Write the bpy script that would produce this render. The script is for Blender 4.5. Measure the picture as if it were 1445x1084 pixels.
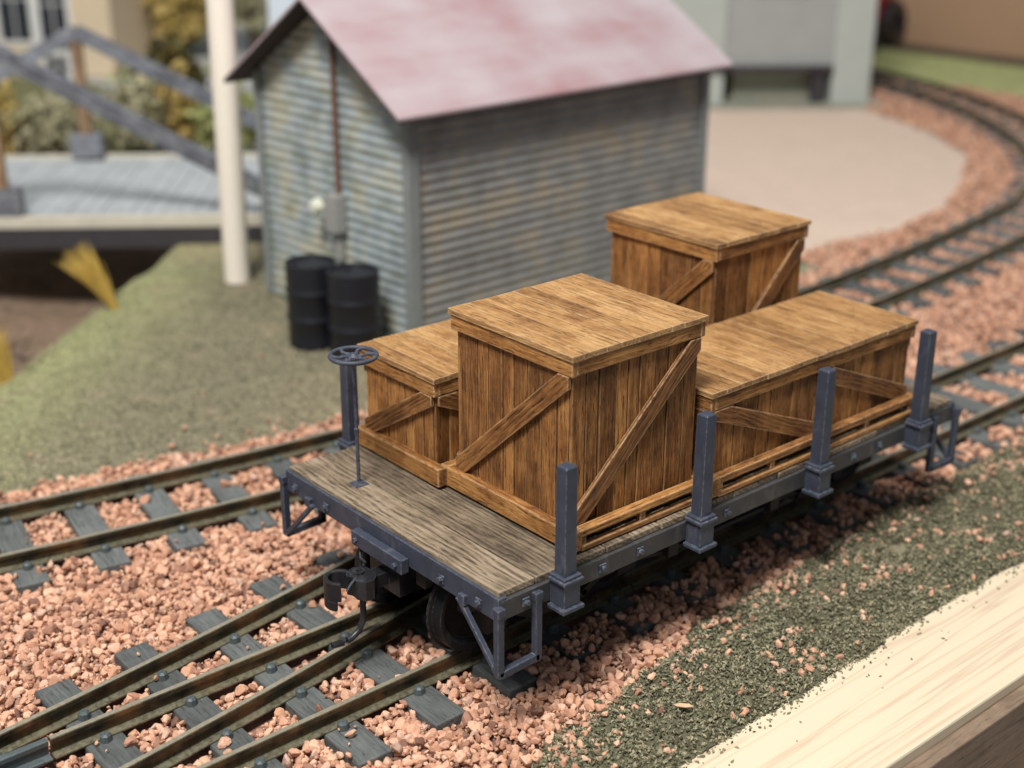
import bpy, bmesh, math, random
import numpy as np
from mathutils import Vector, Matrix
random.seed(7); rng = np.random.default_rng(7)
S = bpy.context.scene
for o in list(bpy.data.objects): bpy.data.objects.remove(o)

# ------------------------------------------------------------------ camera, world, light, exposure
CAM = np.array([-5.4471, -6.5346, 4.9847]); YAW, PITCH, ROLL, FPX = .865, -.3799, .0013, 1950.34
fw = Vector((math.cos(YAW)*math.cos(PITCH), math.sin(YAW)*math.cos(PITCH), math.sin(PITCH)))
rt = fw.cross(Vector((0, 0, 1))).normalized(); up = rt.cross(fw)
c_, s_ = math.cos(ROLL), math.sin(ROLL)
rt2 = c_*rt + s_*up; up2 = -s_*rt + c_*up
cd = bpy.data.cameras.new('camera'); cam = bpy.data.objects.new('camera', cd); S.collection.objects.link(cam)
m = Matrix((rt2, up2, -fw)).transposed().to_4x4(); m.translation = Vector(CAM); cam.matrix_world = m
cd.sensor_width = 36; cd.lens = FPX/1445*36; cd.clip_start = .1; cd.clip_end = 300
cd.dof.use_dof = True; cd.dof.focus_distance = 10.5; cd.dof.aperture_fstop = .36; cd.dof.aperture_blades = 0
S.camera = cam
W = bpy.data.worlds.new('World'); S.world = W; W.use_nodes = True
bg = W.node_tree.nodes['Background']; bg.inputs[0].default_value = (.82, .89, 1, 1); bg.inputs[1].default_value = .21
S.view_settings.view_transform = 'Standard'; S.view_settings.look = 'None'; S.view_settings.exposure = .10; S.view_settings.gamma = 1
S.view_settings.use_curve_mapping = False

def area(name, direction, dist, size, power, col, target=(3, 3, 0)):
    l = bpy.data.lights.new(name, 'AREA'); l.shape = 'DISK'; l.size = size; l.energy = power; l.color = col
    o = bpy.data.objects.new(name, l); S.collection.objects.link(o)
    d = Vector(direction).normalized(); o.location = Vector(target) + d*dist
    o.rotation_euler = (-d).to_track_quat('-Z', 'Y').to_euler()
area('ceiling_lamp', (-.52, -.28, 1), 42, 11, 22500, (1, .97, .93))
area('far_ceiling_lamp', (.10, -.12, 1), 46, 14, 4500, (1, .95, .88))

# ------------------------------------------------------------------ helpers
def link(o, parent=None):
    S.collection.objects.link(o)
    if parent is not None: o.parent = parent
    return o
def tag(o, label=None, cat=None, group=None, kind=None):
    if label: o['label'] = label
    if cat: o['category'] = cat
    if group: o['group'] = group
    if kind: o['kind'] = kind
    return o
def thing(name, label, cat, loc=(0, 0, 0), rz=0, group=None):
    o = bpy.data.objects.new(name, None); o.location = loc; o.rotation_euler = (0, 0, rz); o.empty_display_size = .1
    link(o); return tag(o, label, cat, group)

class MB:
    """collects closed pieces; every vertex carries grain coordinates 'gc' (x along the grain) and a per-piece 'rnd'"""
    def __init__(s): s.v = []; s.f = []; s.g = []; s.r = []; s.sm = []
    def add(s, vs, fs, gc=None, rnd=None, smooth=False):
        n = len(s.v); s.v += [tuple(v) for v in vs]; s.f += [tuple(i+n for i in f) for f in fs]
        s.g += [tuple(g) for g in (gc if gc is not None else vs)]
        s.r += [random.random() if rnd is None else rnd]*len(vs); s.sm += [smooth]*len(fs); return s
    def box(s, lo, hi, ax=0, rot=None, piv=None, rnd=None, taper=None):
        r = random.random() if rnd is None else rnd
        lo = np.array(lo, float); hi = np.array(hi, float)
        vs = []; off = np.array([r*37.1, r*11.3, r*23.7])
        for k in (0, 1):
            for j in (0, 1):
                for i in (0, 1):
                    vs.append(np.array([(lo, hi)[i][0], (lo, hi)[j][1], (lo, hi)[k][2]]))
        if taper:
            c = (lo+hi)/2
            for k in range(4, 8): vs[k][:2] = c[:2] + (vs[k][:2]-c[:2])*taper
        g = [np.roll(v, -ax)+off for v in vs]
        if rot is not None:
            p = Vector(piv if piv is not None else (lo+hi)/2); vs = [np.array(rot @ (Vector(v)-p) + p) for v in vs]
        fs = [(0, 2, 3, 1), (4, 5, 7, 6), (0, 1, 5, 4), (2, 6, 7, 3), (0, 4, 6, 2), (1, 3, 7, 5)]
        return s.add(vs, fs, g, r)
    def bar(s, a, b, w, t, n, rnd=None):
        """board from a to b, width w, thickness t along normal n (a,b on the board's centre line)"""
        a = Vector(a); b = Vector(b); d = (b-a); L = d.length; d.normalize(); n = Vector(n).normalized(); q = n.cross(d)
        r = random.random() if rnd is None else rnd; vs = []; g = []
        for k in (-.5, .5):
            for j in (-.5, .5):
                for i in (0, 1):
                    vs.append(a+d*L*i+q*w*j+n*t*k); g.append((L*i+r*37, w*j+r*11, t*k+r*23))
        return s.add(vs, [(0, 2, 3, 1), (4, 5, 7, 6), (0, 1, 5, 4), (2, 6, 7, 3), (0, 4, 6, 2), (1, 3, 7, 5)], g, r)
    def tube(s, pts, rad, n=10, cap=True, rnd=None):
        pts = [Vector(p) for p in pts]; vs = []; rads = rad if hasattr(rad, '__len__') else [rad]*len(pts)
        ref = Vector((0, 0, 1)) if abs((pts[1]-pts[0]).normalized().z) < .9 else Vector((1, 0, 0))
        for i, p in enumerate(pts):
            t = (pts[min(i+1, len(pts)-1)]-pts[max(i-1, 0)]).normalized()
            a = t.cross(ref).normalized(); b = a.cross(t)
            for k in range(n):
                an = 2*math.pi*k/n; vs.append(p+(a*math.cos(an)+b*math.sin(an))*rads[i])
        fs = [(i*n+k, i*n+(k+1) % n, (i+1)*n+(k+1) % n, (i+1)*n+k) for i in range(len(pts)-1) for k in range(n)]
        if cap: fs += [tuple(range(n))[::-1], tuple((len(pts)-1)*n+k for k in range(n))]
        return s.add(vs, fs, None, rnd, True)
    def lathe(s, prof, c=(0, 0, 0), axis='z', n=32, rnd=None, smooth=True):
        vs = []
        for r, h in prof:
            for k in range(n):
                a = 2*math.pi*k/n; x, y = r*math.cos(a), r*math.sin(a)
                v = (x, y, h) if axis == 'z' else (x, h, -y)
                vs.append((v[0]+c[0], v[1]+c[1], v[2]+c[2]))
        fs = [(i*n+k, i*n+(k+1) % n, (i+1)*n+(k+1) % n, (i+1)*n+k) for i in range(len(prof)-1) for k in range(n)]
        return s.add(vs, fs, None, rnd, smooth)
    def prism(s, poly, z0, z1, rnd=None):
        n = len(poly); vs = [(x, y, z0) for x, y in poly]+[(x, y, z1) for x, y in poly]
        fs = [tuple(range(n))[::-1], tuple(range(n, 2*n))]+[(k, (k+1) % n, n+(k+1) % n, n+k) for k in range(n)]
        return s.add(vs, fs, None, rnd)
    def build(s, name, mat, parent=None, bevel=0, seg=2, smooth_all=False):
        me = bpy.data.meshes.new(name); me.from_pydata(s.v, [], s.f)
        a = me.attributes.new('gc', 'FLOAT_VECTOR', 'POINT'); a.data.foreach_set('vector', np.array(s.g, np.float32).ravel())
        a = me.attributes.new('rnd', 'FLOAT', 'POINT'); a.data.foreach_set('value', np.array(s.r, np.float32))
        me.polygons.foreach_set('use_smooth', s.sm); me.materials.append(mat); me.update()
        o = bpy.data.objects.new(name, me); link(o, parent)
        if any(s.sm):
            e = o.modifiers.new('es', 'EDGE_SPLIT'); e.split_angle = math.radians(40)
        if bevel:
            b = o.modifiers.new('bevel', 'BEVEL'); b.width = bevel; b.segments = seg; b.limit_method = 'ANGLE'
        return o
def copy_tree(o, parent=None):
    c = o.copy(); S.collection.objects.link(c)
    if parent is not None: c.parent = parent
    for ch in list(o.children): copy_tree(ch, c)
    return c
def fast_mesh(name, V, F, mat, tint=None, smooth=False, parent=None):
    """V (n,3), F (m,k) numpy"""
    me = bpy.data.meshes.new(name); k = F.shape[1]
    me.vertices.add(len(V)); me.vertices.foreach_set('co', V.astype(np.float32).ravel())
    me.loops.add(F.size); me.loops.foreach_set('vertex_index', F.astype(np.int32).ravel())
    me.polygons.add(len(F)); me.polygons.foreach_set('loop_start', np.arange(0, F.size, k, dtype=np.int32))
    if tint is not None:
        a = me.attributes.new('rnd', 'FLOAT', 'POINT'); a.data.foreach_set('value', tint.astype(np.float32))
    me.update(calc_edges=True); me.validate()
    me.polygons.foreach_set('use_smooth', [smooth]*len(me.polygons))
    me.materials.append(mat); o = bpy.data.objects.new(name, me); return link(o, parent)

# smooth value noise on numpy arrays
_T = rng.random((256, 256))
def vn(x, y):
    xi = np.floor(x).astype(int); yi = np.floor(y).astype(int); fx = x-xi; fy = y-yi
    fx = fx*fx*(3-2*fx); fy = fy*fy*(3-2*fy); a = xi & 255; b = yi & 255; a1 = (a+1) & 255; b1 = (b+1) & 255
    return (_T[a, b]*(1-fx)+_T[a1, b]*fx)*(1-fy)+(_T[a, b1]*(1-fx)+_T[a1, b1]*fx)*fy
def fbm(x, y, o=4):
    r = 0; a = .5
    for i in range(o): r = r+a*vn(x*2**i+17*i, y*2**i+5*i); a *= .5
    return r/(1-.5**o)

# ------------------------------------------------------------------ materials
class NT:
    def __init__(s, name):
        s.m = bpy.data.materials.new(name); s.m.use_nodes = True; s.t = s.m.node_tree; s.n = s.t.nodes; s.b = s.n['Principled BSDF']
    def new(s, t, **k):
        n = s.n.new(t)
        for a, b in k.items(): setattr(n, a, b)
        return n
    def l(s, a, b): s.t.links.new(a, b)
    def val(s, i, v):
        if isinstance(v, (int, float)): i.default_value = v
        elif isinstance(v, tuple): i.default_value = v if len(v) == 4 or i.type == 'VECTOR' else (*v, 1)
        else: s.l(v, i)
    def math(s, op, a, b=0, clamp=False):
        n = s.new('ShaderNodeMath', operation=op, use_clamp=clamp); s.val(n.inputs[0], a); s.val(n.inputs[1], b); return n.outputs[0]
    def mix(s, f, a, b, bt='MIX'):
        n = s.new('ShaderNodeMix', data_type='RGBA', blend_type=bt); s.val(n.inputs[0], f); s.val(n.inputs[6], a); s.val(n.inputs[7], b); return n.outputs[2]
    def attr(s, name, fac=False):
        n = s.new('ShaderNodeAttribute', attribute_name=name); return n.outputs['Fac' if fac else 'Vector']
    def pos(s): return s.new('ShaderNodeNewGeometry').outputs['Position']
    def obj(s): return s.new('ShaderNodeTexCoord').outputs['Object']
    def scale(s, v, sc):
        n = s.new('ShaderNodeMapping'); s.l(v, n.inputs[0]); n.inputs['Scale'].default_value = sc; return n.outputs[0]
    def noise(s, v, sc, det=4, rough=.55, dist=0, col=False):
        n = s.new('ShaderNodeTexNoise'); s.l(v, n.inputs['Vector']); n.inputs['Scale'].default_value = sc; n.inputs['Detail'].default_value = det
        n.inputs['Roughness'].default_value = rough; n.inputs['Distortion'].default_value = dist; return n.outputs['Color' if col else 'Fac']
    def ramp(s, f, stops):
        n = s.new('ShaderNodeValToRGB'); s.l(f, n.inputs[0]); e = n.color_ramp.elements
        while len(e) < len(stops): e.new(.5)
        for i, (p, c) in enumerate(stops):
            e[i].position = p; e[i].color = (*c, 1) if hasattr(c, '__len__') else (c, c, c, 1)
        return n.outputs[0]
    def bump(s, h, st, d=.01, nrm=None):
        n = s.new('ShaderNodeBump'); s.l(h, n.inputs['Height']); n.inputs['Strength'].default_value = st; n.inputs['Distance'].default_value = d
        if nrm is not None: s.l(nrm, n.inputs['Normal'])
        return n.outputs[0]
    def edge(s, r=.012, lo=.02, hi=.2):
        """1 on worn outer edges: how far the bevelled normal leaves the true one"""
        bv = s.new('ShaderNodeBevel', samples=4); bv.inputs[0].default_value = r
        g = s.new('ShaderNodeNewGeometry'); d = s.new('ShaderNodeVectorMath', operation='DOT_PRODUCT')
        s.l(bv.outputs[0], d.inputs[0]); s.l(g.outputs['True Normal'], d.inputs[1])
        return s.ramp(s.math('SUBTRACT', 1, d.outputs['Value']), [(lo, 0.), (hi, 1.)])
    def out(s, col=None, rough=.7, nrm=None, metal=0, spec=.4):
        if col is not None: s.val(s.b.inputs['Base Color'], col)
        s.val(s.b.inputs['Roughness'], rough); s.b.inputs['Metallic'].default_value = metal; s.b.inputs['Specular IOR Level'].default_value = spec
        if nrm is not None: s.l(nrm, s.b.inputs['Normal'])
        return s.m

def wood(name, dark, mid, light, edgecol=None, grain=1, bump=.85, rough=.62, edge_amt=.9, spec=.35, tintamt=.35, ring=.07, crk=.7, bl=.34):
    t = NT(name); g = t.attr('gc'); r = t.attr('rnd', True)
    warp = t.noise(t.scale(g, (1.2, 5, 5)), 2.2, 2)
    gv = t.new('ShaderNodeVectorMath', operation='ADD'); t.l(g, gv.inputs[0])
    wv = t.new('ShaderNodeCombineXYZ'); t.l(t.math('MULTIPLY', warp, .10), wv.inputs[1]); t.l(t.math('MULTIPLY', warp, .10), wv.inputs[2]); t.l(wv.outputs[0], gv.inputs[1])
    fine0 = t.noise(t.scale(gv.outputs[0], (1.3*grain, 48*grain, 48*grain)), 1.7, 6, .68)
    sx = t.new('ShaderNodeSeparateXYZ'); t.l(g, sx.inputs[0]); wl = t.noise(t.scale(g, (.55, 2.4, 2.4)), 1.6, 2, .5)
    ph = t.math('ADD', t.math('MULTIPLY', t.math('ADD', sx.outputs['Y'], sx.outputs['Z']), 150*grain), t.math('MULTIPLY', wl, 34))
    r0 = t.math('ADD', t.math('MULTIPLY', t.math('SINE', ph), .5), .5); r0 = t.math('POWER', r0, 1.6)
    fine = t.math('ADD', t.math('MULTIPLY', fine0, 1-ring), t.math('MULTIPLY', r0, ring))
    coarse = t.noise(t.scale(gv.outputs[0], (1.0, 7, 7)), 1.3, 4, .6)
    blot = t.noise(g, 3.4, 5, .65)
    f = t.math('ADD', t.math('MULTIPLY', fine, .42), t.math('ADD', t.math('MULTIPLY', coarse, .24), t.math('MULTIPLY', blot, bl)))
    f = t.math('ADD', f, t.math('MULTIPLY', t.math('SUBTRACT', r, .5), .07))
    col = t.ramp(f, [(.38, dark), (.49, mid), (.61, light)])
    tint = t.math('ADD', 1-tintamt/2, t.math('MULTIPLY', r, tintamt))
    cc = t.new('ShaderNodeCombineXYZ'); [t.l(tint, cc.inputs[i]) for i in range(3)]
    col = t.mix(1., col, cc.outputs[0], 'MULTIPLY')
    crack = t.ramp(fine, [(.35, 1.), (.43, 0.)]); col = t.mix(t.math('MULTIPLY', crack, crk), col, tuple(c*.5 for c in dark))
    spk = t.ramp(t.noise(t.scale(gv.outputs[0], (6, 60, 60)), 1.2, 3), [(.62, 0.), (.70, .35)]); col = t.mix(spk, col, light)
    if edgecol:
        e = t.edge(.020, .008, .12); en = t.ramp(t.noise(g, 22, 4), [(.34, .1), (.52, 1.)])
        col = t.mix(t.math('MULTIPLY', t.math('MULTIPLY', e, en), edge_amt), col, edgecol)
    b = t.bump(t.math('ADD', fine, t.math('MULTIPLY', coarse, .4)), bump, .020)
    return t.out(col, rough, b, spec=spec)
def paint(name, col, var=.25, rough=.55, sc=14, edgecol=None, bumpst=.12, spec=.4, metal=0):
    t = NT(name); p = t.obj(); n = t.noise(p, sc, 5, .6)
    c = t.mix(n, tuple(x*(1-var) for x in col), tuple(min(1, x*(1+var)) for x in col))
    if edgecol:
        e = t.edge(.014, .015, .2); en = t.ramp(t.noise(p, 30, 3), [(.4, 0.), (.60, 1.)]); c = t.mix(t.math('MULTIPLY', t.math('MULTIPLY', e, en), .8), c, edgecol)
        d_ = t.noise(t.scale(p, (1, 1, .45)), 5.5, 6, .72); c = t.mix(t.ramp(d_, [(.54, 0.), (.70, .30)]), c, tuple(.5*x+.08 for x in edgecol))
    return t.out(c, rough, t.bump(t.noise(p, 60, 3), bumpst, .01), metal, spec)

M = {}
M['crate'] = wood('stained_crate_wood', (.070, .022, .006), (.285, .114, .028), (.54, .258, .075), (.74, .47, .24), edge_amt=.45, crk=.9, bump=1., tintamt=.42)
M['board'] = wood('worn_crate_trim', (.060, .020, .006), (.285, .118, .030), (.55, .275, .085), (.84, .56, .31), edge_amt=1., crk=.9, bump=1., tintamt=.3)
M['crate_dark'] = wood('crate_brace_wood', (.05, .018, .006), (.20, .080, .022), (.38, .178, .055), (.74, .50, .28), grain=1, ring=.14)
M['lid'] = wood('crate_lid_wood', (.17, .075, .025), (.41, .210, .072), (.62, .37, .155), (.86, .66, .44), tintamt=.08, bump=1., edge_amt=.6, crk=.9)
M['inner'] = paint('dark_crate_inside', (.02, .010, .005))
M['deck'] = wood('weathered_deck_wood', (.070, .053, .038), (.20, .150, .098), (.34, .27, .19), (.42, .33, .22), grain=.75, bump=.9, rough=.7, tintamt=.3, ring=.17)
M['steel'] = paint('blue_grey_painted_metal', (.042, .050, .074), .42, .52, 7, (.30, .32, .37), .35, .45)
M['sill'] = paint('grey_brown_sill_paint', (.048, .047, .048), .25, .55, 7, (.2, .2, .2), .25)
M['black'] = paint('black_coupler_metal', (.014, .014, .017), .3, .38, 12, (.10, .10, .11), .15, .5)
M['bright'] = paint('bright_spring_steel', (.55, .55, .55), .1, .25, 10, None, 0, .5, 1.)
M['under'] = paint('dark_underframe', (.02, .019, .02), .3, .6)
M['wheel'] = paint('shade_dark_wheel', (.010, .0095, .010), .3, .55, 10, (.16, .15, .14), .1, .2)  # shadow under the car darkened into the wheel's base colour
M['drum'] = paint('black_drum_paint', (.013, .014, .02), .15, .42, 10, None, .1, .5)
M['tie'] = wood('dark_green_grey_plastic_tie', (.078, .084, .082), (.118, .127, .124), (.17, .18, .174), None, grain=.8, bump=.5, rough=.55, tintamt=.3)
M['clip'] = paint('tie_clip', (.075, .095, .098), .3, .45, 20, (.16, .19, .2), .15, .5)
M['post'] = paint('cream_dowel', (.90, .83, .71), .04, .6, 2)

def rail_mat():
    t = NT('weathered_rail'); p = t.pos(); n = t.noise(p, 3.5, 6, .65); n2 = t.noise(p, 28, 4)
    side = t.ramp(n, [(.34, (.022, .019, .013)), (.5, (.065, .052, .027)), (.66, (.17, .10, .045))])
    top = t.mix(n2, (.24, .215, .15), (.46, .42, .32))
    zz = t.new('ShaderNodeSeparateXYZ'); t.l(p, zz.inputs[0]); side = t.mix(t.math('MULTIPLY', t.math('LESS_THAN', zz.outputs['Z'], -1.148), t.ramp(n2, [(.3, .3), (.6, .9)])), side, (.20, .19, .13))
    g = t.new('ShaderNodeNewGeometry'); sx = t.new('ShaderNodeSeparateXYZ'); t.l(g.outputs['True Normal'], sx.inputs[0])
    z = t.new('ShaderNodeSeparateXYZ'); t.l(p, z.inputs[0])
    f = t.math('MULTIPLY', t.ramp(sx.outputs['Z'], [(.75, 0.), (.9, 1.)]), t.math('GREATER_THAN', z.outputs['Z'], -1.06))
    col = t.mix(f, side, top)
    return t.out(col, t.ramp(n2, [(.3, .24), (.7, .42)]), t.bump(n2, .15, .01), .35, .5)
M['rail'] = rail_mat()

def stone_mat():
    t = NT('pink_ballast_stone'); r = t.attr('rnd', True); p = t.pos()
    col = t.ramp(r, [(0, (.17, .09, .065)), (.08, (.38, .205, .14)), (.26, (.55, .295, .19)), (.6, (.67, .385, .255)), (.85, (.78, .48, .33)), (1., (.58, .40, .31))])
    n = t.noise(p, 38, 5, .65); col = t.mix(t.ramp(n, [(.5, 0.), (.75, .55)]), col, (.30, .16, .12))
    return t.out(col, .8, t.bump(t.noise(p, 70, 4, .7), .35, .01), spec=.25)
M['stone'] = stone_mat()
def turf_mat():
    t = NT('green_grey_turf'); r = t.attr('rnd', True); p = t.pos()
    col = t.ramp(r, [(0, (.04, .038, .024)), (.25, (.135, .132, .084)), (.65, (.27, .262, .17)), (.92, (.45, .41, .27)), (1., (.46, .36, .22))])
    n = t.noise(p, 3, 3); col = t.mix(t.math('MULTIPLY', n, .35), col, (.17, .15, .09))
    return t.out(col, .9, t.bump(t.noise(p, 90, 3), .6, .012), spec=.15)
M['turf'] = turf_mat()

# ------------------------------------------------------------------ ground zones
GZ = -1.25
E0 = np.array([(-6, 3.8), (-.14, 9.17), (1.7, 10.85), (3.69, 12.68), (8, 16.9), (40, 48)])
def edge_sd(x, y):            # signed distance to the gully edge, + on the gully side
    best = np.full(np.shape(x), 1e9); sg = np.ones(np.shape(x))
    for a, b in zip(E0[:-1], E0[1:]):
        d = b-a; L = np.hypot(*d); t = np.clip(((x-a[0])*d[0]+(y-a[1])*d[1])/L**2, 0, 1)
        q = np.hypot(x-a[0]-d[0]*t, y-a[1]-d[1]*t); s = -((x-a[0])*d[1]-(y-a[1])*d[0])
        m_ = q < best; best = np.where(m_, q, best); sg = np.where(m_, np.sign(s), sg)
    return best*sg
def cy2(x):                   # centre line of the second track
    return 4.42+np.where(x < 6, .0135, .0085)*(x-6)**2
LOOP = [(17, 5.45), (20, 6.75), (22.7, 9.1), (25, 12.3), (26.4, 15.5), (27, 19), (26.8, 24)]
xs_ = np.linspace(-6, 17, 100)[:-1]; loop = [(x, float(cy2(x))) for x in xs_]
def crom(P):
    P = [(2*P[0][0]-P[1][0], 2*P[0][1]-P[1][1])]+list(P)+[(2*P[-1][0]-P[-2][0], 2*P[-1][1]-P[-2][1])]; out = []
    for i in range(1, len(P)-2):
        p0, p1, p2, p3 = [np.array(q) for q in P[i-1:i+3]]
        for t in np.linspace(0, 1, 14)[:-1]:
            out.append(tuple(.5*((2*p1)+(p2-p0)*t+(2*p0-5*p1+4*p2-p3)*t*t+(3*p1-p0-3*p2+p3)*t**3)))
    return out+[tuple(P[-2])]
loop += crom(LOOP)
loopA = np.array(loop)
PATCH = [(10.4, 6.55), (12.4, 6.62), (14.2, 6.55), (16.2, 6.9), (18.4, 7.9), (20.4, 9.1), (21.8, 10.9), (22.6, 12.6), (23.2, 14.2), (20, 17.5), (16, 17), (13, 12), (10.3, 8.2)]
def inpoly(x, y, P):
    r = np.zeros(np.shape(x), bool); n = len(P)
    for i in range(n):
        (x1, y1), (x2, y2) = P[i], P[(i+1) % n]
        c = ((y1 > y) != (y2 > y)) & (x < (x2-x1)*(y-y1)/(y2-y1+1e-12)+x1); r ^= c
    return r
def low_b(x):                 # edge between ballast and turf beside the near track
    return np.interp(x, [-4, -.3, .5, 1.6, 2.6, 5.2, 8.2, 14, 22], [-.85, -.55, -.22, -.02, .12, .36, .40, .25, -.2])
def dist_loop(x, y):
    best = np.full(np.shape(x), 1e9)
    for i in range(0, len(loopA), 2): best = np.minimum(best, np.hypot(x-loopA[i, 0], y-loopA[i, 1]))
    return best
def ballast_zone(x, y, n):
    """x,y arrays; n noise 0..1: soft membership"""
    a = (y > low_b(x)+(n-.5)*.5) & (y < cy2(x)+1.22+(n-.5)*.35) & (x < 11.5)
    b = (x >= 11.5) & (x < 17) & (y > low_b(x)+(n-.5)*.5) & (y < 8.2)
    c = (x >= 17) & (x < 27.3) & (y > -.2) & (y < 26)
    return (a | b | c) & ~inpoly(x+(n-.5)*.3, y+(n-.5)*.4, PATCH)

xs = np.concatenate([np.arange(-14, -4, .5), np.arange(-4, 20, .13), np.arange(20, 34, .3), np.arange(34, 66, 1.)])
ys = np.concatenate([np.arange(-1.09, 15, .13), np.arange(15, 30, .3), np.arange(30, 66, 1.)])
X, Y = np.meshgrid(xs, ys, indexing='ij'); n1 = fbm(X*1.3, Y*1.3); n2 = fbm(X*.35+9, Y*.35)
sd = edge_sd(X, Y)+(n1-.5)*.4
pb = (X-3.96)*.607+(Y-14.07)*.794       # distance behind the bridge's near face
fade = np.clip(1-(pb-5)/4, 0, 1); fall = np.clip(sd/1.1, 0, 1); fall = fall*fall*(3-2*fall)
side = np.clip((15-sd)/3, 0, 1)
Z = GZ-.03+(n1-.5)*.07-fall*fade*side*(1.6-.7*n2)
zone = ballast_zone(X, Y, n1)
Z = np.where(zone, GZ-.02, Z)
gcol = np.zeros(X.shape+(4,)); gcol[..., 3] = 1
def setc(mask, c): gcol[mask, :3] = c
grass = np.array([.22, .20, .13]); lg = np.array([.33, .34, .17]); tan = np.array([.42, .33, .21])
k = np.clip((sd+1.3)/1.2, 0, 1)[..., None]*.8; base = grass*(1-k)+lg*k
k = np.clip((n2-.50)*3, 0, .35)[..., None]; base = base*(1-k)+tan*k
gcol[..., :3] = base
setc(sd > .25, (.26, .185, .13))
setc((sd > .25) & (fall*fade*side < .35), (.62, .62, .60))
setc((fade < .3) & (sd > .4) & (n2 > .53), (.22, .22, .11))
setc(zone, (.24, .135, .10))
pm = inpoly(X+(n1-.5)*.5, Y+(n1-.5)*.5, PATCH); setc(pm, (.70, .555, .45)); gcol[..., 3] = np.where(pm, 0, 1)
setc((X > 9) & (X < 13) & (Y < 7.2) & (Y > 5.9) & ~pm & ~zone, (.24, .25, .17))
setc((X > 27.3) & (Y > -4), (.44, .48, .22))
setc((X > 31.9), (.12, .10, .07))
V = np.stack([X, Y, Z], -1).reshape(-1, 3); nx, ny = X.shape
I = np.arange(nx*ny).reshape(nx, ny); F = np.stack([I[:-1, :-1], I[1:, :-1], I[1:, 1:], I[:-1, 1:]], -1).reshape(-1, 4)
def ground_mat():
    t = NT('layout_ground'); p = t.pos(); a = t.new('ShaderNodeAttribute', attribute_name='col').outputs['Color']
    n = t.noise(p, 5, 6, .65); n2 = t.noise(p, 60, 5, .8)
    at = t.n[-1] if False else [q for q in t.n if q.type == 'ATTRIBUTE'][0]; al = at.outputs['Alpha']; a0_ = a
    c = t.mix(1., a, t.ramp(n, [(.3, .66), (.7, 1.30)]), 'MULTIPLY'); c = t.mix(1., c, t.ramp(n2, [(.35, .7), (.65, 1.25)]), 'MULTIPLY'); c = t.mix(t.math('ADD', t.math('MULTIPLY', al, .8), .2), a0_, c)
    return t.out(c, .9, t.bump(t.math('ADD', n2, n), .5, .02), spec=.15)
go = fast_mesh('ground', V, F, ground_mat(), smooth=True); tag(go, kind='structure')
a = go.data.attributes.new('col', 'FLOAT_COLOR', 'POINT'); a.data.foreach_set('color', gcol.reshape(-1).astype(np.float32))

# board along the near edge of the layout
def pine_mat():
    t = NT('bare_pine'); p = t.pos()
    w = t.noise(t.scale(p, (.12, 4.5, 4.5)), 1.3, 3, .5, .3); w2 = t.noise(t.scale(p, (1, 40, 40)), 1.4, 4)
    c = t.ramp(w, [(.36, (.72, .62, .46)), (.46, (.70, .60, .43)), (.50, (.60, .46, .33)), (.53, (.70, .61, .44)), (.8, (.75, .66, .50))])
    c = t.mix(t.math('MULTIPLY', w2, .3), c, (.62, .50, .35))
    return t.out(c, .6, t.bump(w2, .15, .01), spec=.3)
b = MB(); b.box((-8, -2.03, -1.42), (60, -1.0, -1.262), 0)
o = b.build('edge_board', pine_mat(), bevel=.02); tag(o, 'bare pale pine board along the near edge of the layout', 'board')
M['ply'] = wood('brown_plank', (.20, .14, .095), (.27, .195, .135), (.34, .25, .175), None, grain=.5, bump=.2)
b = MB(); b.box((-8, -2.17, -4.5), (60, -2.035, -1.36), 0)
b.box((-8, -3.2, -2.9), (60, -2.18, -2.5), 0)
o = b.build('fascia_board', M['ply'], bevel=.012); tag(o, 'dark brown plank fascia below the pale pine board', 'board')

# ------------------------------------------------------------------ tracks
RT = -1.03                     # rail top
def offs(path, d):
    P = np.array(path); T = np.gradient(P, axis=0); T /= np.linalg.norm(T, axis=1)[:, None]
    return P+np.stack([-T[:, 1], T[:, 0]], 1)*d
PROF = [(-.068, -.150), (-.068, -.138), (-.012, -.122), (-.012, -.052), (-.028, -.040), (-.028, -.006), (-.021, 0), (.021, 0), (.028, -.006), (.028, -.040), (.012, -.052), (.012, -.122), (.068, -.138), (.068, -.150)]
RAILLINES = []
def rail(path, parent, record=True):
    P = np.array(path); T = np.gradient(P, axis=0); T /= np.linalg.norm(T, axis=1)[:, None]; N = np.stack([-T[:, 1], T[:, 0]], 1)
    mb = MB(); vs = []; n = len(PROF)
    for p, nn in zip(P, N):
        for u, h in PROF: vs.append((p[0]+nn[0]*u, p[1]+nn[1]*u, RT+h))
    fs = [(i*n+k, (i+1)*n+k, (i+1)*n+(k+1) % n, i*n+(k+1) % n) for i in range(len(P)-1) for k in range(n)]
    fs += [tuple(range(n)), tuple((len(P)-1)*n+k for k in range(n))[::-1]]
    mb.add(vs, fs); RAILLINES.append(P)
    return mb.build('rail', M['rail'], parent)
clip_mb = MB(); clip_mb.lathe([(0.001, .060), (.026, .060), (.042, .045), (.047, .0), (.050, -.03)], n=8, smooth=False)
def clip_at(tie, x, y, first=[None]):
    if first[0] is None:
        c = clip_mb.build('rail_clip', M['clip'], tie); first[0] = c
    else:
        c = first[0].copy(); link(c, tie)
    c.location = (x, y, -1.176); c.rotation_euler = (0, 0, random.random()*3); return c
TIES = []
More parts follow.
